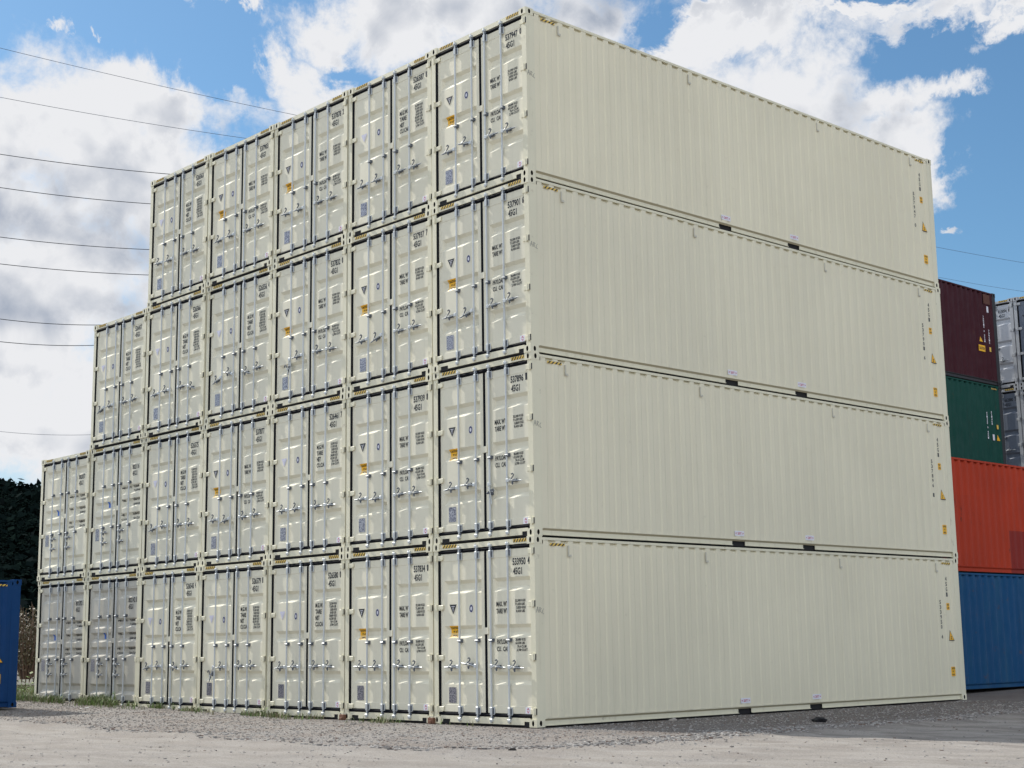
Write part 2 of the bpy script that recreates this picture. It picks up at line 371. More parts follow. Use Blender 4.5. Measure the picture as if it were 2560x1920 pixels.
RECA = [(2.072, 2.285), (1.357, 1.557), (.627, .830)]
RECC = [(2.36, 2.57), (1.73, 1.94), (1.43, 1.64), (1.12, 1.33), (.31, .53)]
YF, YD = .040, .044         # door sheet plane, recess depth
LEAF = {'left': (.155, 1.242, .240, 1.160), 'right': (1.294, 2.345, 1.450, 2.315)}
TOPS, BOTS, INS = .056, .070, .050
def surf(x, z, rec):
    """y of the door sheet at x (from left edge), z"""
    for a, b_, c, d in LEAF.values():
        if a <= x <= b_:
            for (r0_, r1_) in rec:
                if r0_ < z < r1_ and c < x < d:
                    k = min((x-c)/INS, (d-x)/INS, (z-r0_)/BOTS, (r1_-z)/TOPS, 1)
                    return YF+YD*k
    return YF
def leaf_mesh(side, rec, mat, H):
    mb = MB(); x0, x1, a, b_ = LEAF[side]; z0, z1 = .192, H-.172; hi = z1-.125
    # sheet
    def q(xa, xb, za, zb, y=YF): mb.face([(X(xa), y, za), (X(xb), y, za), (X(xb), y, zb), (X(xa), y, zb)], mat)
    q(x0, a, z0, z1); q(b_, x1, z0, z1)
    z = z0
    for (r0_, r1_) in sorted(rec):
        q(a, b_, z, r0_); z = r1_
        o = [(a, r0_), (b_, r0_), (b_, r1_), (a, r1_)]; i = [(a+INS, r0_+BOTS), (b_-INS, r0_+BOTS), (b_-INS, r1_-TOPS), (a+INS, r1_-TOPS)]
        vs = [(X(p_), YF, s_) for p_, s_ in o]+[(X(p_), YF+YD, s_) for p_, s_ in i]
        mb.add(vs, [(0, 1, 5, 4), (1, 2, 6, 5), (2, 3, 7, 6), (3, 0, 4, 7), (4, 5, 6, 7)], mat)
    q(a, b_, z, z1)
    # edges and back
    mb.box(X(x0), X(x1), YF+.0505, YF+.056, z0, z1, mat)
    mb.face([(X(x0), YF, z0), (X(x0), YF, z1), (X(x0), YF+.05, z1), (X(x0), YF+.05, z0)], mat)
    mb.face([(X(x1), YF, z0), (X(x1), YF+.05, z0), (X(x1), YF+.05, z1), (X(x1), YF, z1)], mat)
    mb.face([(X(x0), YF, z1), (X(x1), YF, z1), (X(x1), YF+.05, z1), (X(x0), YF+.05, z1)], mat)
    mb.face([(X(x0), YF, z0), (X(x0), YF+.05, z0), (X(x1), YF+.05, z0), (X(x1), YF, z0)], mat)
    # raised frame members at top, bottom and the meeting stile
    mb.box(X(x0), X(x1), YF-.005, YF-.0005, hi, z1, mat, .003)
    mb.box(X(x0), X(x1), YF-.005, YF-.0005, z0, z0+.115, mat, .004)
    e = (x1-.075, x1) if side == 'left' else (x0, x0+.085)
    mb.box(X(e[0]), X(e[1]), YF-.005, YF-.0005, z0+.118, hi-.003, mat, .004)
    e = (x0, x0+.055) if side == 'left' else (x1-.035, x1)
    mb.box(X(e[0]), X(e[1]), YF-.004, YF-.0005, z0+.118, hi-.003, mat, .003)
    return mb
RODS = {'left': (.652, 1.078), 'right': (1.412, 1.826)}
def rod_mesh(x, H, midz):
    mb = MB(); yr = .006; dz = H-2.896
    mb.tube((X(x), yr, .075), (X(x), yr, 2.82+dz), .0175, STEEL, 8)
    for z, s_ in ((.085, -1), (2.805+dz, 1)):       # cam and keeper
        mb.box(X(x)-.028, X(x)+.034, -.022, .018, z-.022, z+.022, STEEL, .006)
        mb.tube((X(x), -.008, z), (X(x), -.008, z+s_*.045), .020, STEEL, 6, .010)
        mb.box(X(x)+.012, X(x)+.048, -.004, .012, z-s_*.05-.016, z-s_*.05+.016, DKSTEEL)
    for z in (.225, 2.665+dz):                     # guide brackets
        mb.box(X(x)-.026, X(x)+.058, .012, YF-.0105, z-.062, z+.062, STEEL, .006)
        mb.box(X(x)-.024, X(x)+.024, -.016, .012, z-.058, z+.058, STEEL, .005)
        mb.box(X(x)+.034, X(x)+.050, -.004, .012, z-.045, z+.045, DKSTEEL)
    for mz in midz:
        mb.box(X(x)-.024, X(x)+.050, -.010, YF-.001, mz-.028, mz+.028, DKSTEEL, .006)
        mb.tube((X(x)-.02, -.016, mz), (X(x)+.045, -.016, mz), .012, STEEL, 6)
    return mb
def handle_mesh(s_, second=False):
    """origin at the rod; bar runs to s_ (-1 left, 1 right)"""
    mb = MB(); y = -.012
    mb.box(min(0, s_*.06)-.0, max(0, s_*.06), y-.018, y+.02, -.028, .028, STEEL, .005)
    mb.tube((s_*.05, y-.006, 0), (s_*.36, y-.006, -.006), .011, STEEL, 6, .007)
    mb.tube((s_*.22, y-.002, -.010), (s_*.33, y-.002, -.012), .012, DKSTEEL, 6, .008)
    # catch: lever curling over the bar, seal hasp under it
    c = s_*.165
    pts = [(c-.075, -.002), (c-.035, .022), (c+.010, .058), (c+.022, .088), (c-.002, .108), (c-.030, .094)]
    for (a, b_), (c2, d) in zip(pts, pts[1:]): mb.tube((a, y-.022, b_), (c2, y-.022, d), .0105, STEEL if b_ < .02 else DKSTEEL, 5)
    mb.box(c-.045, c+.045, y+.008, y+.045, -.022, .026, DKSTEEL, .004)
    mb.tube((c-.002, y-.018, -.022), (c+.004, y-.018, -.070), .022, DKSTEEL, 7, .011)
    return mb
def hinge_mesh(side, z, mat):
    mb = MB()
    if side == 'left':
        mb.box(X(.040), X(.235), YF-.030, YF-.010, z-.036, z+.036, mat, .006)
        mb.tube((X(.085), YF-.036, z-.05), (X(.085), YF-.036, z+.05), .018, mat, 8)
        mb.box(X(.125), X(.215), YF-.036, YF-.030, z-.046, z-.036, mat)
    else:
        mb.box(X(2.285), X(2.400), YF-.030, YF-.010, z-.042, z+.042, mat, .006)
        mb.tube((X(2.385), YF-.036, z-.055), (X(2.385), YF-.036, z+.055), .020, mat, 8)
        mb.box(X(2.430), X(2.4400), -.002, .012, z-.048, z+.048, BLACK)  # shade of the corner notch painted in as a dark slab
        mb.box(X(2.401), X(2.4295), -.010, .010, z-.044, z+.044, mat)
    return mb
def hazard(mb, p0, p1, up, nrm, n=4, lean=.6):
    """yellow strip from p0 to p1 with black slanted bars; up = height vector"""
    p0 = Vector(p0); p1 = Vector(p1); up = Vector(up); nrm = Vector(nrm); d = p1-p0
    mb.face([p0, p1, p1+up, p0+up], HAZY)
    o = nrm*.002; w = d/n
    for i in range(n):
        a = p0+w*(i+.05)+o; sh_ = w*lean; b_ = w*.42
        q = [a, a+b_, a+b_+sh_, a+sh_]
        if i == n-1: q = [a, a+b_, p1+up+o, a+sh_]
        q[2] += up if i < n-1 else Vector((0, 0, 0)); q[3] += up
        mb.face(q, BLACK)

def frame_parts(root, L, H, cast, rail, side, top, pockets=True, holes=True):
    CUR['cast'] = cast
    for sx_ in (-1, 1):
        for sy_ in (-1, 1):
            for z in (0, H-.118): casting(sx_, sy_, 0 if sy_ < 0 else L, z, H).build('corner_casting', root)
    for sx_ in (-1, 1):
        for y0, y1 in ((.013, .200), (L-.200, L-.013)):
            mb = MB(); x0, x1 = (HW-.112, HW-.004) if sx_ > 0 else (-HW+.004, -HW+.112)
            mb.box(x0, x1, y0, y1, .118, H-.118, rail)
            mb.build('corner_post', root)
    # end sill, header
    mb = MB(); a, b_ = -HW+.162, HW-.162
    mb.box(a, b_, .014, .12, .080, .134, rail)
    for p_, q_ in ((X(.162), X(.205)), (X(.395), X(2.145)), (X(2.262), X(2.276))): mb.box(p_, q_, .014, .11, .028, .080, rail)
    for p_, q_ in ((X(.206), X(.394)), (X(2.146), X(2.261))): mb.box(p_, q_, .022, .105, .003, .0795, DARK)  # dark plates fill the sill slots, painting in their shade
    mb.build('door_sill', root)
    mb = MB(); mb.box(a, b_, .014, .12, H-.106, H-.022, rail); 
    hazard(mb, (X(.235), .011, H-.078), (X(.590), .011, H-.078), (0, 0, .052), (0, -1, 0), 5)
    hazard(mb, (X(1.955), .011, H-.078), (X(2.265), .011, H-.078), (0, 0, .052), (0, -1, 0), 5)
    mb.build('door_header', root)
    # far end
    mb = MB(); mb.box(a, b_, L-.12, L-.014, .020, .134, rail); mb.box(a, b_, L-.12, L-.014, H-.106, H-.016, rail)
    mb.build('end_frame', root)
    mb = MB(); corr(mb, (HW-.113, L-.030), (-HW+.113, L-.030), .135, H-.107, (0, 1, 0), .04, side); mb.build('end_wall', root)
    sides = {}
    for sx_ in (-1, 1):
        mb = MB(); xo = sx_*(HW-.007)
        pa, pb = ((xo, .201), (xo, L-.201))
        corr(mb, pa, pb, .138, H-.062, (sx_, 0, 0), .0125 if rail is CREAM_F else .030, side, notch=.032)
        s_ = mb.build('side_panel', root); sides[sx_] = s_
        mb = MB(); e0, e1 = .178, L-.178
        if pockets:
            c = L/2; spans = [(e0, c-1.265), (c-.905, c+.795), (c+1.165, e1)]
        else: spans = [(e0, e1)]
        def bx(xa, xb, ya, yb, za, zb, mt):
            xa, xb = sorted((sx_*xa, sx_*xb)); mb.box(xa, xb, ya, yb, za, zb, mt)
        for ya, yb in spans:
            bx(HW-.040, HW-.032, ya, yb, .026, .124, rail)
            bx(HW-.040, HW-.010, ya, yb, .018, .026, rail)
        bx(HW-.060, HW-.003, e0, e1, .124, .136, rail)
        q_ = [(sx_*(HW-.004), e0, .1235), (sx_*(HW-.0315), e0, .094), (sx_*(HW-.0315), e1, .094), (sx_*(HW-.004), e1, .1235)]
        mb.face(q_ if sx_ > 0 else q_[::-1], TAN if rail is CREAM_F else rail)
        if pockets:
            c = L/2
            for ya, yb in ((c-1.265, c-.905), (c+.795, c+1.165)): bx(HW-.075, HW-.060, ya-.01, yb+.01, .004, .1235, DARK)  # dark plates paint the shade inside the fork pockets
        mb.build('bottom_rail', root)
        mb = MB()
        bx(HW-.062, HW-.002, e0, e1, H-.060, H-.018, top)
        mb.build('top_rail', root)
    mb = MB(); corr(mb, (0, 0), (1, 0), 0, 1, (0, -1, 0), .02, side) if False else None
    mb.box(-HW+.063, HW-.063, .121, L-.121, H-.040, H-.022, side)
    y = .5
    while y < L-.5: mb.box(-HW+.15, HW-.15, y, y+.12, H-.022, H-.006, side); y += .36
    mb.build('roof', root)
    mb = MB(); mb.box(-HW+.10, HW-.10, .13, L-.13, .137, .16, DARK)
    y = .35
    while y < L-.3:
        if not (pockets and (abs(y-(L/2-1.085)) < .25 or abs(y-(L/2+.98)) < .25)): mb.box(-HW+.061, HW-.061, y, y+.05, .03, .123, DARK)
        y += .6
    mb.box(-1.05, 1.05, .1215, .1285, .004, .134, DARK)  # dark backing for the shade behind the sill slots
    mb.box(-1.05, 1.05, .035, .112, .004, .0265, DARK)  # dark filler paints the shade in the gap under the sill
    for s2 in (-1, 1): mb.box(*sorted((s2*(HW-.050), s2*(HW-.075))), .18, L-.18, .003, .0165, DARK)  # dark strips paint the shaded gap between tiers along the sides
    mb.build('floor', root)
    return sides

TOPHAZ = True
def side_marks(panel, sx, L, H, ink, num, triang=YELLOW, box1=YELLOW, haz=True, hazmat=None, both=True, vents=False, labels=False, fork=True):
    """stickers and stencils on the side panel near its far (y=L) end"""
    xo = sx*(HW-.0055)
    def fn(y, z): return (xo, y, z)
    def rect(name, y0, y1, z0, z1, mat, parts=()):
        mb = MB(); mb.box(*sorted((xo-sx*.003, xo)), y0, y1, z0, z1, mat)
        def f2(y, z): return (xo+sx*.0015, y, z)
        for (s_, ya, yb, za, zb, mt) in parts: put_text(mb, s_, y0+ya*(y1-y0), y0+yb*(y1-y0), z0+za*(z1-z0), z0+zb*(z1-z0), mt, f2)
        return mb.build(name, panel)
    dz = H-2.896
    mb = MB(); stacked(mb, '45G1', L-.53, L-.475, 2.50+dz, .085, .022, ink, fn); mb.build('stencilled_code', panel)
    mb = MB(); stacked(mb, num, L-.80, L-.745, 2.02+dz, .080, .020, ink, fn); mb.build('stencilled_number', panel)
    if box1: rect('height_sticker', L-.54, L-.43, 1.825+dz, 1.962+dz, box1, [("9'6\"", .15, .85, .55, .9, BLACK), ('2.9M', .15, .85, .12, .42, BLACK)])
    if triang:
        mb = MB(); y0, y1, z0, z1 = L-.525, L-.315, 1.20+dz, 1.417+dz; c = (y0+y1)/2
        ym = y0+.045
        def tri(k, off, mt, back=0):
            cx_, cz = (y0+y1+ym)/3, z0+.08
            P = [(y0, z0), (y1, z0), (ym, z1)]; P = [(cx_+(p_-cx_)*k, cz+(q_-cz)*k) for p_, q_ in P]
            mb.face([(xo+sx*off, p_, q_) for p_, q_ in P], mt)
        tri(1.0, 0, BLACK); tri(.80, .0015, triang)
        put_text(mb, 'z', cx2-.02, cx2+.02, z0+.03, z0+.09, BLACK, lambda y, z: (xo+sx*.003, y, z)) if (cx2 := (y0+y1+ym)/3) else None
        mb.build('hazard_triangle', panel)
    if box1: rect('caution_sticker', L-.515, L-.365, .485, .675, box1, [('CAUTION', .1, .9, .72, .93, BLACK), ("9'-6\"", .3, .7, .40, .6, BLACK), ('HIGH', .2, .8, .08, .28, BLACK)])
    if haz:
        mb = MB(); hazard(mb, (xo, L-.62, H-.143), (xo, L-.30, H-.143), (0, 0, .040), (sx, 0, 0), 4)
        mb.build('hazard_stripe', panel)
        if both:
            mb = MB(); hazard(mb, (xo, .353, H-.143), (xo, .675, H-.143), (0, 0, .040), (sx, 0, 0), 4); mb.build('hazard_stripe', panel)
    if labels:
        for y in (L/2-1.085, L/2+.98):
            rect('forklift_label', y-.13, y+.13, .185, .275, WHITE, [('< 20T >', .06, .94, .25, .75, PINK)])
        for y in (.75, 4.08, 8.0, L-.86):
            mb = MB()
            mb.box(*sorted((xo, xo+sx*.010)), y-.012, y+.012, H-.285, H-.130, GREYSHADE)
            mb.box(*sorted((xo, xo+sx*.022)), y-.012, y+.050, H-.305, H-.272, GREYSHADE)
            mb.build('ventilator', panel)
GREYSHADE = plain('vent_paint', (.52, .50, .42), .5)

def door_decals(kind, left, right, rec, H):
    def fn(x, z): return (X(x), surf(x, z, rec)-.0040, z)
    def fr(x, z): return (X(x), YF-.0125, z)
    def sticker(name, parent, x0, x1, z0, z1, mat, n=8, texts=()):
        mb = MB()
        for i in range(n):
            za = z0+(z1-z0)*i/n; zb = z0+(z1-z0)*(i+1)/n
            mt = mat[0] if isinstance(mat, tuple) and i < n*.35 else (mat[1] if isinstance(mat, tuple) else mat)
            mb.face([fn(x0, za), fn(x1, za), fn(x1, zb), fn(x0, zb)], mt)
        def f2(x, z): q = fn(x, z); return (q[0], q[1]-.002, q[2])
        for (s_, xa, xb, za, zb, mt) in texts: put_text(mb, s_, x0+xa*(x1-x0), x0+xb*(x1-x0), z0+za*(z1-z0), z0+zb*(z1-z0), mt, f2)
        return mb.build(name, parent)
    if kind in 'AB':
        # triangle emblem
        mb = MB(); tx0, tx1, tz0, tz1 = .375, .553, 1.752, 1.908; cx_ = (tx0+tx1)/2
        mb.face([fn(tx0, tz1), fn(cx_, tz0), fn(tx1, tz1)], BLACK if kind == 'A' else LILAC)
        ink = WHITE if kind == 'A' else WHITE
        def f2(x, z): return (X(x), YF-.0060, z)
        mb.face([f2(tx0+.045, tz1-.028), f2(tx1-.045, tz1-.028), f2(tx1-.050, tz1-.036), f2(tx0+.050, tz1-.036)][::-1], ink)
        mb.face([f2(tx0+.064, tz1-.052), f2(tx1-.064, tz1-.052), f2(tx1-.068, tz1-.059), f2(tx0+.068, tz1-.059)][::-1], ink)
        mb.face([f2(cx_-.006, tz1-.062), f2(cx_+.006, tz1-.062), f2(cx_+.004, tz1-.112), f2(cx_-.004, tz1-.112)][::-1], ink)
        mb.build('triangle_emblem', left)
        mb = MB(); n = 16
        o = [fn(.908+.047*math.cos(i*2*math.pi/n), 1.818+.066*math.sin(i*2*math.pi/n)) for i in range(n)]
        mb.face(o, WHITE)
        for i in range(n):
            a0, a1 = i*2*math.pi/n, (i+1)*2*math.pi/n
            def P(a, k): q = fn(.908+.042*k*math.cos(a), 1.818+.060*k*math.sin(a)); return (q[0], q[1]-.002, q[2])
            mb.face([P(a0, .55), P(a0, 1), P(a1, 1), P(a1, .55)], NAVY)
        mb.build('round_emblem', left)
        sticker('data_plate', left, .348, .535, .342, .588, PLATE, 2)
        mb = MB(); 
        mb.box(X(2.165), X(2.285), YF-.013, YF-.0105, .196, .296, WHITE)
        put_text(mb, 'A', 2.195, 2.255, .252, .286, PINK, lambda x, z: (X(x), YF-.015, z)); put_text(mb, 'V', 2.195, 2.255, .206, .240, PINK, lambda x, z: (X(x), YF-.015, z))
        mb.build('pink_label', right)
    def stencil(s_, xa, xb, za, zb):
        mb = MB(); put_text(mb, s_, xa, xb, za, zb, BLACK, fn); mb.build('weight_stencil', right)
    if kind == 'A':
        sticker('caution_sticker', left, .365, .592, 1.365, 1.556, (PALEY, YELLOW), 26, [('CAUTION', .06, .94, .72, .90, BLACK), ("9'-6\"", .25, .75, .42, .60, BLACK), ('HIGH', .3, .72, .10, .26, BLACK)])
        for q_ in (('MAX. WT.', 1.515, 1.798, 1.834, 1.914), ('TARE WT.', 1.515, 1.798, 1.724, 1.804), ('PAYLOAD', 1.520, 1.800, 1.252, 1.330), ('CU.  CAP.', 1.520, 1.800, 1.140, 1.215), 
                   ('32,500 KGS\n71,650 LBS\n  3,820 KGS\n  8,420 LBS', 1.950, 2.192, 1.728, 1.938), ('28,680 KGS\n63,230 LBS\n   76.4 CU.M\n  2,700 CU.FT', 1.950, 2.222, 1.134, 1.340)): stencil(*q_)
    if kind == 'B':
        for i, s_ in enumerate(('M.G.W.', 'TARE', 'NET', 'CU.CAP.')):
            w = (.235, .195, .13, .285)[i]; z = 1.955-i*.112
            stencil(s_, 1.515, 1.515+w, z, z+.082)
        stencil('32,500 KGS\n71,650 LBS\n  3,820 KGS\n  8,420 LBS\n28,680 KGS\n63,230 LBS\n   76.4 CU.M\n  2,700 CU.FT', 1.945, 2.210, 1.615, 2.040)
    if kind == 'C':
        sticker('data_plate', left, .285, .455, .79, 1.06, PLATE, 2)
        sticker('blue_tag', left, .80, .88, 1.50, 1.63, BLUETAG, 6)
        rows = [('MAX. GROSS', '32,500 KGS', 1.885), ('', '71,650 LBS', 1.80), ('TARE', '3,820 KGS', 1.60), ('', '8,420 LBS', 1.50), ('NET', '28,680 KGS', 1.285), ('CU.CAP.', '76.4 CU.M', 1.19)]
        for a_, b_, z in rows:
            if a_: stencil(a_, 1.46, 1.46+.036*len(a_), z-.02, z+.02)
            stencil(b_, 1.93, 2.24, z-.027, z+.03)
def serial_mesh(num, kind):
    """container number with its check digit"""
    mb = MB(); d = num.split(' '); z = 0 if kind != 'C' else -.20
    f1 = lambda x, z_: (X(x), YF-.0026, z_)
    put_text(mb, d[0], 1.905, 2.205, 2.462+z, 2.578+z, BLACK, f1)
    if len(d) > 1:
        for o_ in (0, .007): put_text(mb, d[1], 2.254+o_, 2.296+o_, 2.468+z, 2.582+z, BLACK, (lambda x, z_: (X(x), YF-.0075-o_*.1, z_)))
    return mb
def code_mesh(kind):
    mb = MB(); z = 0 if kind != 'C' else -.20
    put_text(mb, '45G1', 1.915, 2.120, 2.318+z, 2.428+z, BLACK, lambda x, z_: (X(x), YF-.0026, z_)); return mb
def make_container(kind, H=2.896, L=12.192, body=CREAM, door=CREAM_D, rail=CREAM_F, num='537947 0', doors=True, top=None, name='shipping_container', serial=True, pockets=True):
    root = empty(name)
    sides = frame_parts(root, L, H, rail, rail, body, top or rail, pockets)
    rec = RECC if kind == 'C' else RECA
    dz = H-2.896
    rec = [(a+dz, b_+dz) for a, b_ in rec] if kind == 'D' and dz else rec
    mb = MB()
    mb.box(X(.113), X(2.325), .052, .075, H-.176, H-.107, RUBBER); mb.box(X(.113), X(2.325), .052, .075, .135, .196, RUBBER)
    mb.box(X(1.2425), X(1.2935), .032, .075, .197, H-.177, RUBBER); mb.box(X(.113), X(.1545), .018, .075, .197, H-.177, RUBBER)
    mb.box(X(2.3255), X(2.344), .052, .075, .197, H-.177, RUBBER)
    # rounded lips that show as a thick black line
    mb.tube((X(.12), .036, H-.139), (X(2.325), .036, H-.139), .026, RUBBER, 8); mb.tube((X(.12), .036, .163), (X(2.325), .036, .163), .024, RUBBER, 8)
    mb.build('door_gasket', root)
    leafs = {}
    hz = (.235, 1.050, 1.858, 2.665) if not dz else (.235, .95, 1.65, 2.665+dz)
    for side in ('left', 'right'):
        lf = leaf_mesh(side, rec, door, H).build('door', root); leafs[side] = lf
        for x in RODS[side]:
            midz = (1.314,) if kind != 'C' else ((1.99, 1.06) if True else ())
            rod_mesh(x, H, midz).build('locking_rod', lf)
        s_ = -1 if side == 'left' else 1
        if kind == 'C':
            hs = [(RODS[side][0] if side == 'left' else RODS[side][0], .955), (RODS[side][0], .725)]
            for (x, z) in hs:
                h = handle_mesh(1).build('door_handle', lf); h.location = (X(x), 0, z); h.scale = (.8, 1, 1)
        else:
            for x in RODS[side]:
                h = handle_mesh(s_).build('door_handle', lf); h.location = (X(x), 0, .908)
        for z in hz: hinge_mesh(side, z, rail).build('hinge', lf)
    mb = MB(); mb.box(X(1.222), X(1.338), YF-.022, YF-.0105, 1.408, 1.514, door, .006); mb.build('latch_plate', leafs['left'])
    if kind in 'ABC': door_decals(kind, leafs['left'], leafs['right'], rec, H)
    if serial:
        serial_mesh(num, kind).build('serial_number', leafs['right']); code_mesh(kind).build('size_code', leafs['right'])
    return root, sides

# ------------------------------------------------------------------ the cream stack
PITCH = 2.4605; HC = 2.896; LC = 12.192
GRID = {  # (column from the near corner, tier): number, kind
 (0, 4): ('537947 0', 'A'), (1, 4): ('526587 8', 'B'), (2, 4): ('537878 2', 'A'), (3, 4): ('537903', 'A'), (4, 4): ('526563', 'B'),
 (0, 3): ('537901 6', 'A'), (1, 3): ('537937 7', 'A'), (2, 3): ('537832 0', 'A'), (3, 3): ('526556 4', 'B'), (4, 3): ('526566', 'B'), (5, 3): ('526457', 'B'),
 (0, 2): ('537896 1', 'A'), (1, 2): ('537939 8', 'A'), (2, 2): ('526461 7', 'B'), (3, 2): ('537877', 'A'), (4, 2): ('526575', 'B'), (5, 2): ('802116', 'C'), (6, 2): ('802037', 'C'),
 (0, 1): ('533950 4', 'A'), (1, 1): ('537834 0', 'A'), (2, 1): ('526580 0', 'B'), (3, 1): ('526579 8', 'B'), (4, 1): ('526543 4', 'B'), (5, 1): ('802142 1', 'C'), (6, 1): ('801592 1', 'C')}
CW = ['corner column', 'second column from the corner', 'third column from the corner', 'fourth column from the corner', 'fifth column from the corner', 'sixth column from the corner', 'leftmost column']
TW = {1: 'bottom tier', 2: 'second tier', 3: 'third tier', 4: 'top tier'}
PROTO = {}
def descendants(o):
    for c in o.children:
        yield c; yield from descendants(c)
def kids(o, nm): return [c for c in descendants(o) if c.name.split('.')[0] == nm]
rnd = random.Random(3)
CONT = {}
for (c, tr), (num, kind) in sorted(GRID.items(), key=lambda q: (q[0][0] == 0, q[0])):
    key = kind
    greyer = (kind == 'C' and tr == 1)
    if greyer: key = 'Cd'
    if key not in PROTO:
        o, sides = make_container(kind, num=num, door=CREAM_G if greyer else CREAM_D)
        PROTO[key] = o
    else:
        o = copy_tree(PROTO[key])
        sn = kids(o, 'serial_number')[0]; tmp = serial_mesh(num, kind).build('serial_number'); sn.data = tmp.data; bpy.data.objects.remove(tmp)
    CONT[(c, tr)] = o
    o.location = (-HW-PITCH*c+rnd.uniform(-.006, .006), rnd.uniform(-.022, .022) if c else rnd.uniform(-.008, .008), (tr-1)*HC)
    o.rotation_euler = (0, 0, math.radians(rnd.uniform(-.06, .06)))
    mark = {'A': 'yellow caution sticker', 'B': 'pale triangle sticker', 'C': 'five door ribs'}[kind]
    tag(o, f"cream container {num.split()[0]} with {mark}, {TW[tr]}, {CW[c]}", 'container', 'cream shipping containers in the stack')
for (c, tr), o in CONT.items():
    if c == 0:
        sp_ = max((q for q in o.children if q.name.startswith('side_panel')), key=lambda q: q.data.vertices[0].co.x)
        side_marks(sp_, 1, LC, HC, BLACK, GRID[(c, tr)][0], labels=True)
        # hand-written letters on the corner post
        post = max((q for q in o.children if q.name.startswith('corner_post')), key=lambda q: q.data.vertices[0].co.x-q.data.vertices[0].co.y)
        mb = MB(); zz = 1.72
        def wr(p_, q_): mb.tube((HW-.003, p_[0], zz+p_[1]), (HW-.003, q_[0], zz+q_[1]), .0035, GREYINK, 4)
        for a_, b_ in (((.03, 0), (.06, .09)), ((.06, .09), (.08, 0)), ((.035, .04), (.08, .035)), ((.10, 0), (.105, .08)), ((.105, .08), (.14, .06)), ((.14, .06), (.105, .04)), ((.105, .04), (.145, -.01)), ((.19, .06), (.16, .03)), ((.16, .03), (.17, -.015)), ((.17, -.015), (.195, -.02))): wr(a_, b_)
        mb.build('pencilled_letters', post)
# a few handles hang open, as in the photograph
def droop(key, side_idx, ang):
    hs = kids(CONT[key], 'door_handle'); h = hs[side_idx]; h.rotation_euler = (0, ang, 0)
for key_ in CONT:
    if GRID[key_][1] != 'C':
        for h in kids(CONT[key_], 'door_handle'):
            h.rotation_euler = (0, math.radians(rnd.gauss(0, 2.2)), 0); h.location.z += rnd.uniform(-.012, .012)
            if rnd.random() < .12: h.rotation_euler = (0, math.radians(rnd.uniform(8, 20))*rnd.choice((-1, 1)), 0)
    for h in kids(CONT[key_], 'data_plate')+kids(CONT[key_], 'round_emblem')+kids(CONT[key_], 'triangle_emblem'):
        h.location = (rnd.uniform(-.015, .015), 0, rnd.uniform(-.012, .012))
droop((0, 2), 2, math.radians(78)); droop((2, 3), 0, math.radians(-80)); droop((3, 1), 0, math.radians(-62))

# ------------------------------------------------------------------ other stacks
def yard(kind, col, door, rail, x, y, z, H, label, group, marks=None, num='', cat='container', top=None, L=12.192):
    o, sides = make_container(kind, H=H, body=col, door=door, rail=rail, num=num or '815094 0', serial=bool(num), top=top, L=L)
    o.location = (x, y, z); tag(o, label, cat, group)
    if marks: side_marks(sides[1], 1, L, H, **marks)
    return o
BK = 'older painted containers stacked behind the cream stack'
X1 = -1.1-HW
yard('D', BLUE, BLUE, BLUE, X1, 13.6, .12, 2.591, 'weathered blue container on the ground under the orange red one', BK)
yard('D', RED, RED, RED, X1, 13.6, .12+2.591, 2.591, 'orange red container with rust and repainted patches on the blue one', BK)
X2 = -6-HW; Y2 = 25.43-LC; Z2 = .10
yard('D', GREYS, GREYS, DARKFR, X2, Y2, Z2, HC, 'slate container on the ground below the maroon and green ones', BK)
yard('D', GREYS, GREYS, DARKFR, X2, Y2, Z2+HC, HC, 'slate container directly under the dark green one', BK)
gr_ = yard('D', GREEN, GREEN, DARKFR, X2, Y2, Z2+2*HC, HC, 'dark green container under the maroon one', BK, top=GREEN)
ma_ = yard('D', MAROON, MAROON, DARKFR, X2, Y2, Z2+3*HC, HC, 'dark maroon container on top of the green one', BK, top=MAROON)
BROWN = plain('rust_brown', (.10, .035, .022), .8)
def old_marks(o, n1_, n2_, rects, tri):
    sp_ = max((q for q in o.children if q.name.startswith('side_panel')), key=lambda q: q.data.vertices[0].co.x)
    xo = HW-.0055; fn = lambda y, z: (xo, y, z)
    for s_, d, zt, ch in (n1_, n2_):
        mb = MB(); stacked(mb, s_, LC-d-.03, LC-d+.03, zt, ch, ch*.22, WHITE, fn); mb.build('stencilled_number', sp_)
    for nm, d0, d1, z0, z1, mt, tx in rects:
        mb = MB(); mb.box(xo, xo+.003, LC-d0, LC-d1, z0, z1, mt)
        if tx: put_text(mb, tx, LC-d0+.03, LC-d1-.03, z0+.05, z1-.05, BLACK, lambda y, z: (xo+.0045, y, z))
        mb.build(nm, sp_)
    d0, d1, z0, z1 = tri; mb = MB(); mb.face([(xo, LC-d0, z0), (xo, LC-d1, z0), (xo, LC-d0+.05, z1)], YELLOW); mb.build('hazard_triangle', sp_)
old_marks(ma_, ('730512 6 45G1', .785, 2.10, .052), ('730512', .515, 1.70, .060), [('caution_sticker', 1.17, .80, .98, 1.17, YELLOW, 'CAUTION'), ('height_sticker', .55, .45, 1.02, 1.16, HAZY, ''), ('white_label', .56, .46, 2.24, 2.43, WHITE, ''), ('rust_patch', .72, .34, 2.50, 2.80, BROWN, '')], (1.09, .90, 1.28, 1.43))
old_marks(gr_, ('621408 3 45G1', .97, 2.03, .052), ('621408', .70, 2.08, .060), [('height_sticker', .45, .35, 1.55, 1.68, HAZY, ''), ('white_label', .72, .61, 1.19, 1.37, WHITE, '')], (.48, .29, 1.20, 1.38))
sp_ = max((q for q in gr_.children if q.name.startswith('side_panel')), key=lambda q: q.data.vertices[0].co.x)
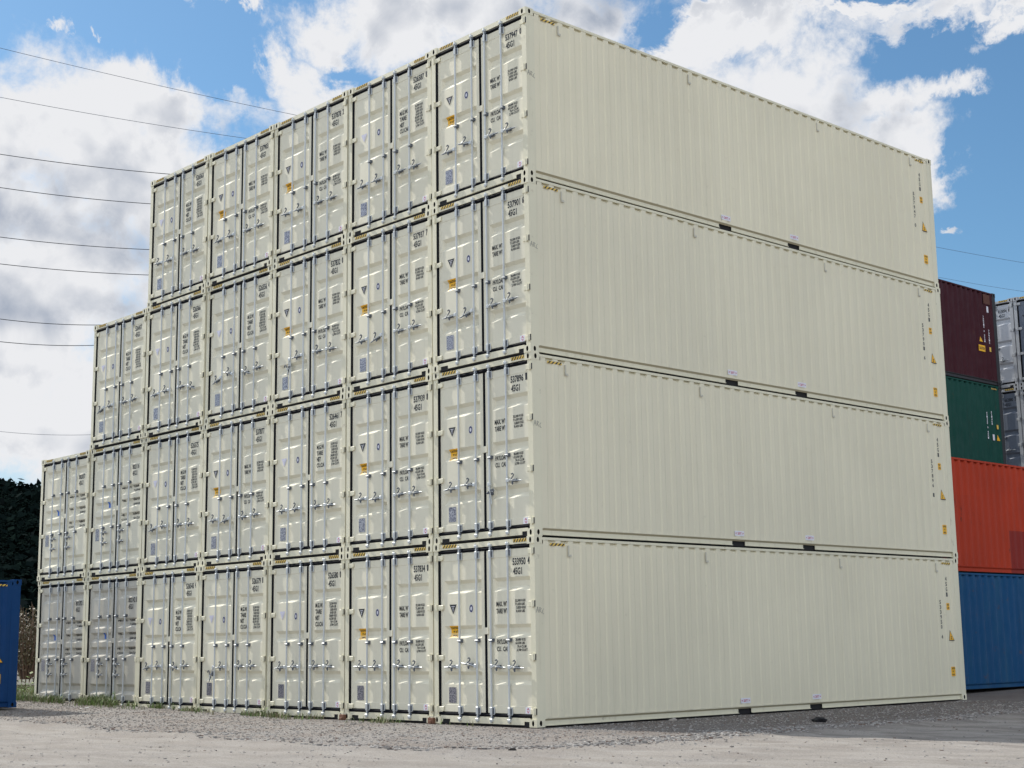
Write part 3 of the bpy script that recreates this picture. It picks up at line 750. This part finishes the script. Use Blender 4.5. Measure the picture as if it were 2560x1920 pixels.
mb = MB(); hazard(mb, (HW-.0055, LC-.60, HC-.143), (HW-.0055, LC-.30, HC-.143), (0, 0, .040), (1, 0, 0), 4); mb.build('hazard_stripe', sp_)
GK = 'grey containers at the far right'
Z3 = .42; Y3 = 27.6
cx1 = -6.60+HW+.012; cx0 = -6.60-HW-.012
nn = {1: '', 2: '662094 3', 3: '662880 2', 4: '815094 0'}
gp = {}
for ci, cx_ in enumerate((cx0, cx1)):
    for tr in range(1, 5):
        lab = f"{'light grey' if ci == 0 else 'slate grey'} container in the far right stack, {'left' if ci == 0 else 'right'} column, {TW[tr]}"
        k = 'g%d%d' % (ci, tr in (3,))
        o = yard('D', GREYP if ci == 0 else GREYS, (GREYP if tr != 3 else GREYS) if ci == 0 else GREYS, GREYF, cx_, Y3, Z3+(tr-1)*HC, HC, lab, GK, num=nn[tr] if ci == 0 else '')
# lone blue container at the left edge
lb = yard('D', BLUE2, BLUE2, BLUE2, -13-HW, -2.30-LC, .13, 2.591, 'bright blue container standing alone at the left edge', None, dict(ink=WHITE, num='204417 5'))

# ------------------------------------------------------------------ ground
def gz(x, y):
    z = .014*max(0, -x-6) if x < -6 else 0
    z = min(z, .22)
    if y > 12: z += min(.40, .02*(y-12))
    return z
def gh(x, y):
    z = gz(x, y)
    rut = .012*math.sin(max(0, apron(x, y))*4.2)*math.exp(-max(0, apron(x, y))*.25) if apron(x, y) > 0 else 0
    n = rut+noise.noise(Vector((x*.35, y*.35, 3.1)))*.018+noise.noise(Vector((x*1.7, y*1.7, 0)))*.008+noise.noise(Vector((x*5, y*5, 7)))*.004
    if -18 < x < .3 and -.2 < y < 12.4: return z-.012 + min(n, 0)*.5
    edge = math.exp(-((apron(x, y)-.15)/.35)**2)*.03*max(0, .5+noise.noise(Vector((x*2.3, y*2.3, 5))))
    return z-.006+n+edge
def apron(x, y):
    w = noise.noise(Vector((x*.5, y*.5, 9)))*.45+noise.noise(Vector((x*1.9, y*1.9, 4)))*.15
    q = max(x-3.55, -y-4.3-.05*x) if not (x > 2 and y < -2.6) else math.hypot(max(0, x-1.7), max(0, -y-2.6))-1.85
    return q+w
def axis(a, b_, s_, far):
    q = []; v = a
    while v <= b_: q.append(v); v += s_
    st = s_; lo = []; hi = []; v = a
    while v > -far: st *= 1.35; v -= st; lo.append(v)
    st = s_; v = q[-1]
    while v < far: st *= 1.35; v += st; hi.append(v)
    return lo[::-1]+q+hi
xs = axis(-19, 11, .14, 2500); ys = axis(-11, 9, .14, 2500)
vs = [(x, y, gh(x, y)) for y in ys for x in xs]; nx = len(xs)
fs = [(j*nx+i, j*nx+i+1, (j+1)*nx+i+1, (j+1)*nx+i) for j in range(len(ys)-1) for i in range(nx-1)]
me = bpy.data.meshes.new('ground'); me.from_pydata(vs, [], fs); me.polygons.foreach_set('use_smooth', [True]*len(fs))
at = me.attributes.new('apron', 'FLOAT', 'POINT'); at.data.foreach_set('value', [apron(v[0], v[1]) for v in vs])
m, t, b = base_mat('yard_dirt'); p = geo(t)
an = N(t, 'ShaderNodeAttribute'); an.attribute_name = 'apron'; A = an.outputs['Fac']
A2 = mth(t, 'ADD', A, mth(t, 'MULTIPLY', mth(t, 'SUBTRACT', noi(t, scl(t, p, (1, 1.8, 1)), 1.6, 9, .72), .5), 2.2))
dust = mapr(t, A2, -.8, 1.1)
grav = mixc(t, mapr(t, noi(t, p, 42, 3, .6), .35, .65), (.185, .170, .157), (.33, .310, .288))
grav = mixc(t, mapr(t, noi(t, p, 95, 2, .6), .56, .70), grav, (.42, .41, .395))
grav = mixc(t, mth(t, 'MULTIPLY', mapr(t, noi(t, p, 30, 3, .6), .62, .70), .8), grav, (.06, .045, .038))
brown = mapr(t, noi(t, p, .7, 5, .6), .42, .62)
grav = mixc(t, mth(t, 'MULTIPLY', brown, .40), grav, (.19, .15, .122))
sx_ = N(t, 'ShaderNodeSeparateXYZ'); t.links.new(p, sx_.inputs[0])
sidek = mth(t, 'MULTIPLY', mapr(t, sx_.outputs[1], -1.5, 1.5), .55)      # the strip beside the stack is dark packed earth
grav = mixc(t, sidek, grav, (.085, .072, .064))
dcol = mixc(t, mapr(t, noi(t, scl(t, p, (.5, 1.6, 1)), 1.5, 6, .6), .32, .68), (.275, .250, .222), (.335, .312, .285))
dcol = mixc(t, mth(t, 'MULTIPLY', mapr(t, noi(t, p, 55, 3, .7), .5, .35), .5), dcol, (.45, .43, .40))
dcol = mixc(t, mth(t, 'MULTIPLY', mapr(t, noi(t, scl(t, p, (1, 1.7, 1)), .9, 5, .6), .45, .6), .55), dcol, grav)
dcol = mixc(t, mth(t, 'MULTIPLY', mapr(t, noi(t, p, 38, 4, .7), .52, .66), .7), dcol, (.20, .185, .17))
dcol = mixc(t, mth(t, 'MULTIPLY', mapr(t, noi(t, scl(t, p, (.6, 3.2, 1)), 1.1, 6, .7), .60, .72), .55), dcol, (.165, .148, .135))
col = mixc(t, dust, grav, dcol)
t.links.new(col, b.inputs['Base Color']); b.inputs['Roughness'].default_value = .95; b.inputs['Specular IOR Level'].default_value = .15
hh = mth(t, 'ADD', noi(t, p, 28, 6, .7), mth(t, 'MULTIPLY', noi(t, p, 5, 4, .6), .8))
bump(t, b, hh, .9, .030)
me.materials.append(m); g_ = link('ground', me); tag(g_, kind='structure')

# stones: rubble along the lane edge and loose gravel everywhere in view
STONE = []
for i, c_ in enumerate([(.26, .245, .23), (.40, .38, .355), (.14, .128, .12), (.19, .14, .115)]): STONE.append(plain('stone_%s' % ('grey', 'pale', 'dark', 'brown')[i], c_, .9))
ICO = None
bm = bmesh.new(); bmesh.ops.create_icosphere(bm, subdivisions=1, radius=1); IV = [v.co.copy() for v in bm.verts]; IF = [tuple(v.index for v in f.verts) for f in bm.faces]; bm.free()
bm = bmesh.new(); bmesh.ops.create_cube(bm, size=1.6); CV = [v.co.copy() for v in bm.verts]; CF = [tuple(v.index for v in f.verts) for f in bm.faces]; bm.free()
def stone(mb, x, y, s_, mat, small=True, z=None):
    V_, F_ = (CV, CF) if small else (IV, IF)
    a = random.uniform(0, 6.28); ca, sa = math.cos(a), math.sin(a); f_ = (random.uniform(.7, 1.3), random.uniform(.5, 1), random.uniform(.35, .7))
    zb = gh(x, y) if z is None else z
    out = []
    for v in V_:
        q = Vector((v.x*f_[0], v.y*f_[1], v.z*f_[2]))*s_*random.uniform(.75, 1.15)
        out.append((x+q.x*ca-q.y*sa, y+q.x*sa+q.y*ca, zb+q.z+s_*.15))
    mb.add(out, F_, mat)
def inframe(x, y, z=0, mg=60):
    d = Vector((x, y, z))-CAM; dd = d.dot(fw)
    if dd < 1: return False
    u = 1280+FPX*d.dot(RT)/dd; v = 960-FPX*d.dot(UP)/dd
    return -mg < u < 2560+mg and v < 1920+mg*2
mb = MB(); cnt = 0
while cnt < 30000:
    x = random.uniform(-20, 12); y = random.uniform(-10, 12)
    if not inframe(x, y): continue
    if -17.3 < x < .02 and y > -.02: continue
    if -15.5 < x < -12.9 and y < -2.2: continue
    a = apron(x, y)
    if abs(a) < .35 and (x > 2.2 or random.random() < .3): pr, s_ = 1, random.choice((.008, .012, .016, .026))
    elif a < 0: pr, s_ = .8, random.choice((.005, .007, .010, .015))
    else: pr, s_ = .14 if noise.noise(Vector((x*.8, y*.8, 31))) > .05 else .05, random.choice((.004, .006, .009, .014))
    if random.random() > pr: continue
    cnt += 1
    stone(mb, x, y, s_*random.uniform(.7, 1.3), random.choices(STONE, (5, 4, 2, 2) if a < .4 else (5, 3, 1, 1))[0])
for i in range(7000):
    y = random.uniform(-4.5, 14); x = 3.55+random.gauss(0, .20); 
    if y < -2.4: x -= (y+2.4)**2*.35
    x -= noise.noise(Vector((x*.5, y*.5, 9)))*.45
    stone(mb, x, y, random.choice((.007, .010, .014, .022))*random.uniform(.7, 1.3), random.choices(STONE, (5, 5, 2, 1))[0])
tag(mb.build('loose_gravel'), kind='stuff')
# single larger things on the ground
STN = plain('boulder_stone', (.34, .31, .28), .9)
def rock(px_, py_, s_, mat, label, name='rock', cat='rock', flat=.6, group=None):
    d = ray(px_, py_); k = -(CAM.z)/d.z; P = CAM+d*k
    mb = MB(); bm = bmesh.new(); bmesh.ops.create_icosphere(bm, subdivisions=3, radius=1)
    sd = random.uniform(0, 50)
    for v in bm.verts:
        n = noise.noise(v.co*1.3+Vector((sd, 0, 0)))*.45+noise.noise(v.co*3.7+Vector((sd, 0, 0)))*.18
        v.co = v.co*(1+n)
    vs_ = [(v.co.x*s_*1.25, v.co.y*s_*.8, v.co.z*s_*flat+s_*flat*.5) for v in bm.verts]; fs_ = [tuple(v.index for v in f.verts) for f in bm.faces]; bm.free()
    mb.add(vs_, fs_, mat); o = mb.build(name); o.location = (P.x, P.y, gh(P.x, P.y)-.01); o.rotation_euler = (0, 0, random.uniform(0, 3)+.8); tag(o, label, cat, group)
    return o
rock(2048, 1803, .115, plain('black_cloth', (.012, .012, .014), .95), 'small black rag lying on dark earth beside the cream stack', 'rag', 'rag', .5)
rock(1684, 1800, .055, STN, 'small tan stone against the lowest long side rail')
rock(1282, 1879, .040, plain('dark_lump', (.03, .025, .022), .95), 'small dark clod on the sunlit gravel below the corner', 'clod', 'clod')
rock(1830, 1868, .030, STONE[2], 'dark pebble on the pale dust in the right foreground')
rock(218, 1780, .05, plain('litter_white', (.7, .7, .68), .7), 'white scrap of litter at the edge of the grass, left one', 'litter', 'litter', .35)
rock(203, 1782, .032, MATS['litter_white'], 'tiny white scrap of litter beside the larger scrap', 'litter', 'litter', .35)
for i, (x, l_) in enumerate(((-PITCH+.02, 'rusty brown block wedged under the gap between the two nearest columns'), (-2*PITCH+.05, 'rusty brown block under the gap between second and third columns'))):
    mb = MB(); mb.box(-.075, .06, -.045, .012, 0, .095, WOOD, .006); mb.box(-.05, .03, -.065, -.046, .0, .05, WOOD, .006)
    o = mb.build('wedge_block'); o.location = (x, -.03, gh(x, -.25)); tag(o, l_, 'block', 'wedge blocks at the foot of the stack')

# ------------------------------------------------------------------ grass and weeds along the foot of the doors
def leafmat(name, c1, c2):
    m, t, b = base_mat(name); p = geo(t)
    t.links.new(mixc(t, mapr(t, noi(t, p, 9, 3, .6), .35, .65), c1, c2), b.inputs['Base Color']); b.inputs['Roughness'].default_value = .6
    return m
GR1 = leafmat('grass_green', (.065, .10, .028), (.15, .18, .06)); GR2 = leafmat('dry_grass', (.20, .17, .10), (.30, .26, .17)); GR3 = leafmat('weed_green', (.10, .19, .04), (.20, .28, .07))
def blade(mb, x, y, z, h, w, mat, lean=.5):
    a = random.uniform(0, 6.28); l_ = random.uniform(.1, lean)*h; dx, dy = math.cos(a), math.sin(a)
    p0 = Vector((x, y, z)); p1 = p0+Vector((dx*l_*.4, dy*l_*.4, h*.6)); p2 = p0+Vector((dx*l_, dy*l_, h)); s_ = Vector((-dy, dx, 0))*w
    mb.face([p0-s_, p0+s_, p1+s_*.7, p1-s_*.7], mat); mb.face([p1-s_*.7, p1+s_*.7, p2], mat)
mb = MB()
for i in range(13000):
    x = random.uniform(-18.6, -1.2)
    if random.random() > (.85 if x < -11 else (.40 if x < -5 else (.22 if x < -2.6 else .03))): continue
    y = -abs(random.gauss(.06, .30 if x < -10 else .20))-.03
    cl = noise.noise(Vector((x*1.3, y*1.5, 2.2)))
    if cl < (-.15 if x < -11 else .10): continue
    k = .14 if x < -11 else .085
    mat = GR2 if random.random() < (.18 if x < -11 else .35) else (GR1 if random.random() < .7 else GR3)
    blade(mb, x, y, gh(x, y)-.005, k*random.uniform(.4, 1.3)*(1+cl), random.uniform(.004, .010), mat, .9)
for i in range(5000):   # rank growth in the gap between the blue container and the stack
    x = random.uniform(-22, -17.4); y = random.uniform(-1.2, 9)
    blade(mb, x, y, gh(x, y)-.005, random.uniform(.06, .24), random.uniform(.006, .012), random.choice((GR1, GR1, GR3, GR2)), .7)
tag(mb.build('grass'), kind='stuff')
def weed(x, y, s_, label):
    root = empty('leafy_weed', (x, y, gh(x, y))); mb = MB(); ml = MB()
    for i in range(9):
        a = random.uniform(0, 6.28); h = s_*random.uniform(.5, 1.1); r_ = s_*random.uniform(.2, .6); tip = Vector((math.cos(a)*r_, math.sin(a)*r_, h))
        mb.tube((0, 0, 0), tip, .004, GR1, 4, .002)
        for k in range(5):
            q = tip*(.35+.16*k); b_ = a+random.uniform(-1.5, 1.5); L_ = s_*random.uniform(.18, .36); d = Vector((math.cos(b_), math.sin(b_), random.uniform(-.2, .6))).normalized(); s2 = d.cross(Vector((0, 0, 1))).normalized()*L_*.28
            ml.face([q, q+d*L_*.5+s2, q+d*L_, q+d*L_*.5-s2], GR3 if random.random() < .7 else GR1)
    mb.build('stem', root); ml.build('foliage', root); tag(root, label, 'weed', 'leafy weeds at the foot of the stack')
for x, y, s_, l_ in ((-12.55, -.42, .27, 'bushy green weed under the gap of fifth and sixth columns'), (-14.9, -.45, .22, 'bright green weed under the second column from the left'), (-7.1, -.22, .17, 'small weed in front of the third column from the corner'), (-3.6, -.2, .14, 'low weed in front of the second column from the corner'), (-10.3, -.25, .15, 'low weed in front of the fifth column'), (-18.0, -.6, .42, 'tall yellow green weed beside the bright blue container'), (-18.9, .6, .5, 'tallest weed in the gap at the left edge')):
    weed(x, y, s_, l_)

# ------------------------------------------------------------------ left background: low fence, dry shrubs, wooded hill
def P_at(px_, py_, depth):
    return CAM+ray(px_, py_)*depth
root = empty('low_fence'); fa = P_at(-60, 1700, 42); fb = P_at(140, 1700, 42); fdir = (fb-fa); fdir.z = 0; fl = fdir.length; fdir.normalize()
root.location = (fa.x, fa.y, -.05)
root.rotation_euler = (0, 0, math.atan2(fdir.y, fdir.x))
FW = plain('weathered_board', (.16, .13, .10), .9); FT = plain('pale_trim', (.60, .58, .50), .8)
zt = fa.z+.05
mb = MB(); mb.box(0, fl, -.02, .02, 0, zt-.16, FW); mb.build('board_panel', root)
mb = MB(); x = .0
while x < fl: mb.box(x, x+.075, -.03, -.021, zt-.15, zt, FT); x += .11
mb.box(0, fl, -.015, .015, zt-.12, zt-.09, FT); mb.build('picket_trim', root)
tag(root, 'low brown fence with pale pickets in the gap at the left', 'fence')
BR = plain('dry_twig', (.13, .085, .06), .9); BL = leafmat('dry_leaf', (.045, .05, .022), (.12, .09, .045))
def shrub(px_, depth, h, label):
    P = P_at(px_, 1700, depth); root = empty('dry_shrub', (P.x, P.y, 0)); mb = MB(); ml = MB()
    for i in range(60):
        a = random.uniform(0, 6.28); r_ = random.uniform(.1, .5)*h*.6; hh_ = h*random.uniform(.5, 1)
        tip = Vector((math.cos(a)*r_, math.sin(a)*r_, hh_)); mid = tip*.5+Vector((0, 0, hh_*.12)); mb.tube((0, 0, 0), mid, .018, BR, 4, .011); mb.tube(mid, tip, .011, BR, 4, .005)
        for k in range(26):
            q = mid+(tip-mid)*random.uniform(-.5, 1)+Vector((random.gauss(0, .13), random.gauss(0, .13), random.gauss(0, .13))); d = Vector((random.gauss(0, 1), random.gauss(0, 1), random.gauss(0, 1))).normalized(); e = d.orthogonal().normalized(); s_ = random.uniform(.025, .06)
            ml.face([q-d*s_, q+e*s_*.6, q+d*s_, q-e*s_*.6], BL)
    mb.build('branches', root); ml.build('foliage', root); tag(root, label, 'shrub', 'dry shrubs behind the low fence')
shrub(62, 46, 2.7, 'dry brown shrub behind the low fence, against the stack'); shrub(20, 48, 2.3, 'dry shrub behind the bright blue container'); shrub(88, 50, 3.0, 'taller dry shrub behind the lowest left container')
# hill
HM, t, b = base_mat('hill_scrub'); p = geo(t)
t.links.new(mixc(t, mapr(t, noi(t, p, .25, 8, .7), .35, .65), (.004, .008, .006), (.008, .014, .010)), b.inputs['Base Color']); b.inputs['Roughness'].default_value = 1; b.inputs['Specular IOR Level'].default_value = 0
hx = []; NA, NR = 110, 46
def hill_h(a, r_):
    top = 40*math.exp(-((a+64)/26)**2)+16*math.exp(-((a+100)/30)**2)
    top *= 1+.10*noise.noise(Vector((a*.11, 2, 0)))+.03*noise.noise(Vector((a*.6, 5, 0)))
    k = max(0, min(1, (r_-130)/300)); k = k*k*(3-2*k)
    return top*k*(1 if r_ < 430 else max(0, 1-(r_-430)/500))-1 + noise.noise(Vector((a*.9, r_*.03, 1)))*2.0*k
vs = []
for j in range(NR):
    r_ = 125+j*18
    for i in range(NA):
        a = -130+i*1.0; ar = math.radians(a); vs.append((CAM.x+r_*math.sin(ar), CAM.y+r_*math.cos(ar), hill_h(a, r_)))
fs = [(j*NA+i, (j+1)*NA+i, (j+1)*NA+i+1, j*NA+i+1) for j in range(NR-1) for i in range(NA-1)]
me = bpy.data.meshes.new('hill'); me.from_pydata(vs, [], fs); me.materials.append(HM); me.polygons.foreach_set('use_smooth', [True]*len(fs)); tag(link('hill', me), kind='structure')
# the wood that covers it: crowns made of leaf clumps, one mass too dense to count
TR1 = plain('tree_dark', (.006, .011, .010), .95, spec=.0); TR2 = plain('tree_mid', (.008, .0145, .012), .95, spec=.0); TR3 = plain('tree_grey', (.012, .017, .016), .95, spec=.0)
mb = MB()
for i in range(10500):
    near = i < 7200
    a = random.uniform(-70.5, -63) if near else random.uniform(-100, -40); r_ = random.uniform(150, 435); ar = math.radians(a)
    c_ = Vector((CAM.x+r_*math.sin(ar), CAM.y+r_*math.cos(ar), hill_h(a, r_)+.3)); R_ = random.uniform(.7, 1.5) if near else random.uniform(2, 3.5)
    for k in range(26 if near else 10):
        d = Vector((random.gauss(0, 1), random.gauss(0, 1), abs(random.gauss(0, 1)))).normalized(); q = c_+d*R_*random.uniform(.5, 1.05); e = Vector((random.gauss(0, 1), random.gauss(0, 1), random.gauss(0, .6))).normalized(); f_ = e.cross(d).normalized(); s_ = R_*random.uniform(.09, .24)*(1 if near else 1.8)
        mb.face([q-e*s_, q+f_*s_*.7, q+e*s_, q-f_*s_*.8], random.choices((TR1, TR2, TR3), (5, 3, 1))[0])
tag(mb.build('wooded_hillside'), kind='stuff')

# ------------------------------------------------------------------ power lines passing behind the stack
WIRE = plain('cable', (.018, .022, .032), .6); WIRE2 = plain('thin_cable', (.06, .08, .12), .6)
DV = ray(8600, 1385).normalized()
def wire(x0, y0, x1, y1, r_, mat, label, dep=75):
    """cable whose line on the photograph passes through both points; it runs away to the right behind the stack"""
    A_ = CAM+ray(x0, y0)*dep
    # second end: on the ray of the second point, at the distance that keeps the cable parallel to the others
    rd = ray(x1, y1); best = min((abs(((CAM+rd*(dep*k/200)-A_).normalized()-DV).length), k) for k in range(150, 900))
    B_ = CAM+rd*(dep*best[1]/200)
    dirv = (B_-A_); L_ = dirv.length
    mb = MB(); n = 60; prev = None
    for i in range(n+1):
        s_ = -.35+i/n*(.35+TAIL)
        P = A_+dirv*s_; P.z += .9*4*((s_-.5)**2-.25)*SAG
        if prev: mb.tube(prev, P, r_, mat, 5)
        prev = P
    o = mb.build('power_line'); c0 = Vector(o.data.vertices[0].co); o.data.transform(Matrix.Translation(-c0)); o.location = c0
    tag(o, label, 'cable', 'overhead power lines')
TAIL = 2.0; SAG = .09
wire(0, 120, 731, 286, .012, WIRE2, 'highest overhead cable, thin, crossing the clouds at the upper left')
wire(0, 243, 602, 344, .012, WIRE2, 'second highest overhead cable, thin, below the topmost one')
L3 = [(333, 365, 376, 'third'), (405, 322, 440, 'fourth'), (512, 320, 539, 'fifth'), (570, 320, 594, 'sixth'), (689, 205, 702, 'seventh'), (738, 200, 746, 'eighth')]
TAIL = 1.6
for y0, x1, y1, w_ in L3: wire(0, y0*1.1573, x1*1.1573, y1*1.1573, .019, WIRE, f'thick dark overhead cable, {w_} from the top, ending behind the stack')
wire(0, 932*1.1573, 197*1.1573, 939*1.1573, .010, WIRE2, 'lowest overhead cable, faint, just above the hill')
TAIL = 1.5; SAG = .03
wire(2343, 618, 2560, 657, .014, WIRE2, 'thin overhead cable in the blue sky at the right, upper one', 120)
wire(2384, 700, 2560, 729, .012, WIRE2, 'faint overhead cable just above the maroon container', 120)
